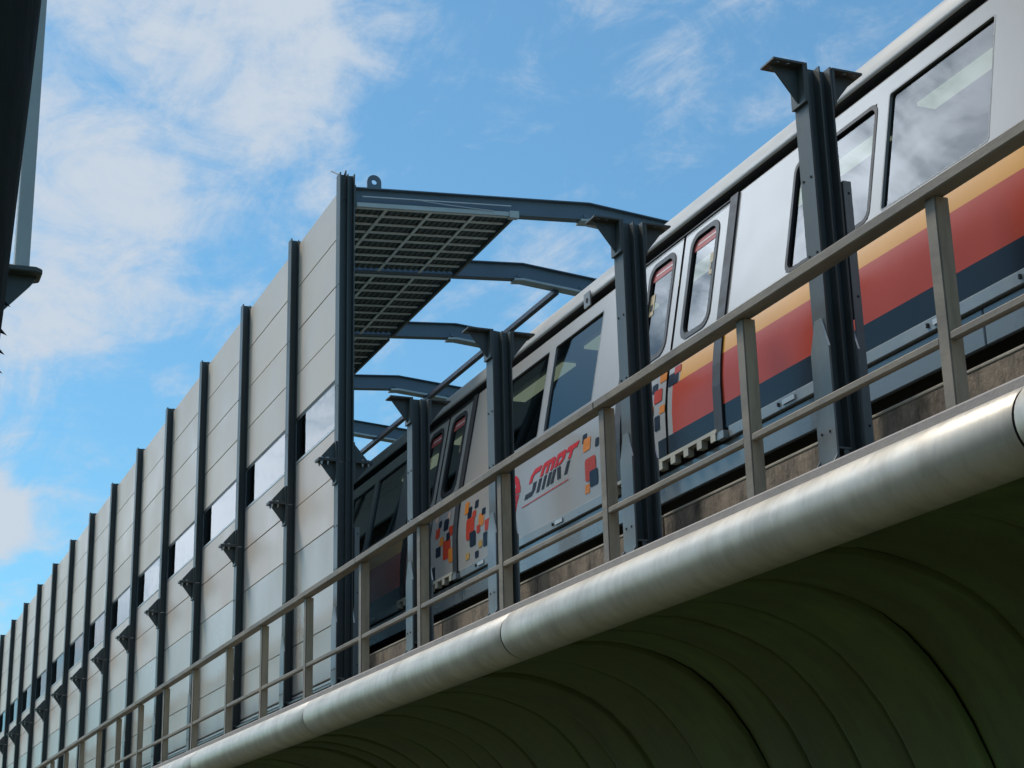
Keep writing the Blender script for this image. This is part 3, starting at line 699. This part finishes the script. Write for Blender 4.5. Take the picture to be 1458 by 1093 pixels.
decal(em, [(CX + .2, CZ - .05), (CX - .26, CZ - .05), (CX - .25, CZ + .025), (CX + .2, CZ + .025)], 'logo_red', -.0046)
decal(em, [(CX - .235, CZ - .065), (CX - .14, CZ - .065), (CX - .02, CZ - .38), (CX - .05, CZ - .40)], 'logo_red', -.0046)
em.build('emblem', tr)

# ------------------------------------------------------------------ left edge: trunk and bracketed post
tk = empty('tree', 5, 0.05, GZ, 'dark leaning tree trunk with ragged bark at the far left, close to the camera', 'tree')
t = MB(); rings = []; n = 22; vs = []; zs = [GZ + .35 * i for i in range(int((7.6 - GZ) / .35))]
for i, z in enumerate(zs):
    cy = .443 + .049 * (z - 1.70) - .25; rr = .25 + max(0, (.4 - (z - GZ)) * .15)
    for q in range(n):
        a = 2 * math.pi * q / n
        r2 = rr * (1 + .012 * math.sin(5 * a + z) + random.uniform(-.008, .008))
        vs.append((5 + r2 * math.cos(a), cy + r2 * math.sin(a), z))
t.add(vs, [(i * n + q, i * n + (q + 1) % n, (i + 1) * n + (q + 1) % n, (i + 1) * n + q) for i in range(len(zs) - 1) for q in range(n)], 'bark'); t.build('trunk', tk, smooth=True)
for z in (1.72, 1.66, 1.60, 1.81):
    y = .44 + .049 * (z - 1.7)
    s = MB(); s.add([(5.0, y - .03, z + .03), (5.01, y - .03, z - .005), (5.0, y + .02, z + random.uniform(-.03, -.015)), (4.99, y - .028, z + .01)], [(0, 1, 2), (0, 2, 3), (1, 3, 2), (0, 3, 1)], 'bark'); s.build('bark_shred', tk)
lb = MB(); tips = []
for q in range(9):
    a = q * 2.4; z0 = 6.6 + .1 * q; cy = .2 + .049 * (z0 - 1.7)
    e = (5 + 1.5 * math.cos(a) - .4, cy + 1.5 * math.sin(a) - .8, z0 + 1.5 + .15 * q)
    lb.tube([(5, cy, z0), ((5 + e[0]) / 2, (cy + e[1]) / 2, z0 + .9), e], [.1, .07, .03], 'bark', 7); tips.append(e)
lb.build('limb', tk)
cr = MB()
for e in tips:
    for _ in range(260):
        dv = Vector((random.gauss(0, .55), random.gauss(0, .55), random.gauss(0, .42))); c = Vector(e) + dv
        if c.z < 6.9: continue
        u = Vector((random.gauss(0, 1), random.gauss(0, 1), random.gauss(0, .6))).normalized(); w = u.cross(Vector((random.gauss(0, 1), random.gauss(0, 1), random.gauss(0, 1)))).normalized()
        s = random.uniform(.07, .13)
        cr.add([c - u * s, c + w * s * .4, c + u * s, c - w * s * .4], [(0, 1, 2, 3)], 'leaf')
cr.build('crown', tk)
gpst = empty('grey_post', 9, .87, GZ, 'pale grey steel post standing on a rounded bracket plate behind the dark trunk', 'steel post')
m = MB(); m.box(8.93, 9.03, .836, .914, 3.431, 7.8, 'post_grey'); m.build('post', gpst, bevel=.006)
m = MB(); m.prism([(8.9, .70), (8.9, .95), (8.93, .985), (9.07, .985), (9.1, .95), (9.1, .70)], 'z', 3.398, 3.43, 'steel'); m.build('bracket_plate', gpst, bevel=.006)
m = MB(); m.prism([(.70, 3.397), (.965, 3.397), (.93, 3.345), (.772, 3.16), (.70, 3.16)], 'x', 8.985, 9.0, 'steel'); m.build('gusset', gpst)
m = MB(); m.box(8.88, 9.12, .45, .765, GZ, 3.384, 'steel'); m.build('column', gpst)

# ------------------------------------------------------------------ light
SUN_AZ, SUN_EL = -34.0, 56.0                     # azimuth measured from the track direction towards y
def dirv(az, el):
    a, e = R(az), R(el)
    return Vector((math.cos(e) * math.sin(a), math.cos(e) * math.cos(a), math.sin(e)))
sd = bpy.data.lights.new('sun', 'SUN'); sd.energy = 2.6; sd.angle = R(11); sd.color = (1.0, .90, .77)
so = bpy.data.objects.new('sun', sd); COL.objects.link(so)
so.rotation_euler = dirv(SUN_AZ, SUN_EL).to_track_quat('Z', 'Y').to_euler(); so.location = (0, 0, 60)
w = bpy.data.worlds.new('World'); scene.world = w; w.use_nodes = True
nt = w.node_tree; L = nt.links
bg = nt.nodes['Background']; bg.inputs['Strength'].default_value = 0.15
sky = nd(nt, 'ShaderNodeTexSky', sky_type='NISHITA'); sky.sun_disc = False
sky.sun_elevation = R(SUN_EL); sky.sun_rotation = R(SUN_AZ); sky.air_density = 1.0; sky.dust_density = 0.6; sky.ozone_density = 2.5
tc = nd(nt, 'ShaderNodeTexCoord'); DIR = tc.outputs['Generated']
def math_(op, a, b=None, c=None, clamp=False):
    n = nd(nt, 'ShaderNodeMath', operation=op); n.use_clamp = clamp
    for i, v in enumerate((a, b, c)):
        if v is None: continue
        if isinstance(v, (int, float)): n.inputs[i].default_value = v
        else: L.new(v, n.inputs[i])
    return n.outputs[0]
sep = nd(nt, 'ShaderNodeSeparateXYZ'); L.new(DIR, sep.inputs[0])
den = math_('ADD', math_('MAXIMUM', sep.outputs[2], 0.0), 0.14)
cmb = nd(nt, 'ShaderNodeCombineXYZ'); L.new(math_('DIVIDE', sep.outputs[0], den), cmb.inputs[0]); L.new(math_('DIVIDE', sep.outputs[1], den), cmb.inputs[1])
def noise(vec, scale, detail, rough, dist=0.0, sc=(1, 1, 1), rot=0):
    mp = nd(nt, 'ShaderNodeMapping'); mp.inputs['Scale'].default_value = sc; mp.inputs['Rotation'].default_value = (0, 0, R(rot)); L.new(vec, mp.inputs[0])
    n = nd(nt, 'ShaderNodeTexNoise'); n.inputs['Scale'].default_value = scale; n.inputs['Detail'].default_value = detail
    n.inputs['Roughness'].default_value = rough; n.inputs['Distortion'].default_value = dist; L.new(mp.outputs[0], n.inputs['Vector'])
    return n.outputs['Fac']
n1 = noise(cmb.outputs[0], 4.2, 10, .66, .7, (1.6, .7, 1), 28)
n2 = noise(DIR, 16.0, 10, .68, .5, (1, 1, 1.7))
BLOBS = [(9.0, 27, 9, .28), (6.5, 22.5, 5.5, .24), (14.0, 29.0, 5, .20), (7.0, 18.8, 3.4, .20), (12.5, 21.0, 3, .10), (4.6, 12.6, 2.3, .75), (4.5, 9.6, 1.6, .35),
         (24.5, 21.5, 2.6, .12), (28.5, 29.5, 4.0, .05), (25, 28, 4, -.10), (20.0, 25.0, 4, -.16), (27.0, 24.5, 4.5, -.12), (14.0, 16.5, 5, -.12),
         (-22.0, 34.0, 11, .38), (-55, 40, 22, .3), (-15, 14.0, 5.5, .6), (-8.5, 10.5, 6, .55), (-32, 15, 12, -.4), (-15.5, 26, 4.5, -.5), (17.5, 30.0, 3.5, .16), (14.5, 25.5, 3.0, .12), (-85, 52, 48, .75), (0, 82, 34, .5)]
cov = math_('ADD', math_('ADD', math_('MULTIPLY', n1, 1.45), math_('MULTIPLY', n2, 1.35)), -.92)
for az, el, rad, amp in BLOBS:
    vm = nd(nt, 'ShaderNodeVectorMath', operation='DOT_PRODUCT'); L.new(DIR, vm.inputs[0]); vm.inputs[1].default_value = dirv(az, el)
    mr = nd(nt, 'ShaderNodeMapRange', interpolation_type='SMOOTHSTEP'); L.new(vm.outputs['Value'], mr.inputs[0])
    mr.inputs[1].default_value = math.cos(R(rad)); mr.inputs[2].default_value = 1.0; mr.inputs[3].default_value = 0; mr.inputs[4].default_value = amp
    cov = math_('ADD', cov, mr.outputs[0])
cm = nd(nt, 'ShaderNodeMapRange', interpolation_type='SMOOTHSTEP'); L.new(cov, cm.inputs[0]); cm.inputs[1].default_value = .36; cm.inputs[2].default_value = 1.16; cm.inputs[3].default_value = 0.07; cm.inputs[4].default_value = .95
# cloud glows added in unseen sky for train and wall panes to mirror
vm = nd(nt, 'ShaderNodeVectorMath', operation='DOT_PRODUCT'); L.new(DIR, vm.inputs[0]); vm.inputs[1].default_value = dirv(-22, 34)
gl = nd(nt, 'ShaderNodeMapRange', interpolation_type='SMOOTHSTEP'); L.new(vm.outputs['Value'], gl.inputs[0]); gl.inputs[1].default_value = math.cos(R(11.5)); gl.inputs[2].default_value = 1; gl.inputs[3].default_value = 1; gl.inputs[4].default_value = 12.0
tint = nd(nt, 'ShaderNodeMix', data_type='RGBA', blend_type='MULTIPLY'); tint.inputs['Factor'].default_value = 1
L.new(sky.outputs[0], tint.inputs[6]); tint.inputs[7].default_value = (.48, .89, .95, 1)
vm = nd(nt, 'ShaderNodeVectorMath', operation='DOT_PRODUCT'); L.new(DIR, vm.inputs[0]); vm.inputs[1].default_value = dirv(-14.5, 14)
g2 = nd(nt, 'ShaderNodeMapRange', interpolation_type='SMOOTHSTEP'); L.new(vm.outputs['Value'], g2.inputs[0]); g2.inputs[1].default_value = math.cos(R(9)); g2.inputs[2].default_value = 1; g2.inputs[3].default_value = 0; g2.inputs[4].default_value = 2.6
cl = nd(nt, 'ShaderNodeVectorMath', operation='SCALE'); cl.inputs[0].default_value = (4.0, 4.5, 5.1); L.new(math_('ADD', gl.outputs[0], g2.outputs[0]), cl.inputs['Scale'])
mx = nd(nt, 'ShaderNodeMix', data_type='RGBA'); L.new(cm.outputs[0], mx.inputs['Factor']); L.new(tint.outputs[2], mx.inputs[6]); L.new(cl.outputs[0], mx.inputs[7])
L.new(mx.outputs[2], bg.inputs['Color'])

# ------------------------------------------------------------------ camera
yaw, pitch, roll = R(22.75220977), R(17.44323687), R(-1.4018838)
f = Vector((math.cos(yaw) * math.cos(pitch), math.sin(yaw) * math.cos(pitch), math.sin(pitch)))
r0 = Vector((-math.sin(yaw), math.cos(yaw), 0))
u0 = Vector((-math.cos(yaw) * math.sin(pitch), -math.sin(yaw) * math.sin(pitch), math.cos(pitch)))
r = math.cos(roll) * r0 + math.sin(roll) * u0; u = -math.sin(roll) * r0 + math.cos(roll) * u0
sw = lambda v: Vector((v[1], v[0], v[2]))
Mx = Matrix((sw(r), sw(u), -sw(f))).transposed().to_4x4()
cd = bpy.data.cameras.new('camera'); cam = bpy.data.objects.new('camera', cd); COL.objects.link(cam)
cam.matrix_world = Matrix.Translation(V(0, 0, 0)) @ Mx
cd.sensor_width = 36; cd.lens = 2411.97 / 1458 * 36; cd.clip_start = .05; cd.clip_end = 2000
scene.camera = cam
scene.view_settings.view_transform = 'Standard'; scene.view_settings.look = 'None'; scene.view_settings.exposure = 0; scene.view_settings.gamma = 1
for o in COL.objects:
    if 'o' in o: del o['o']
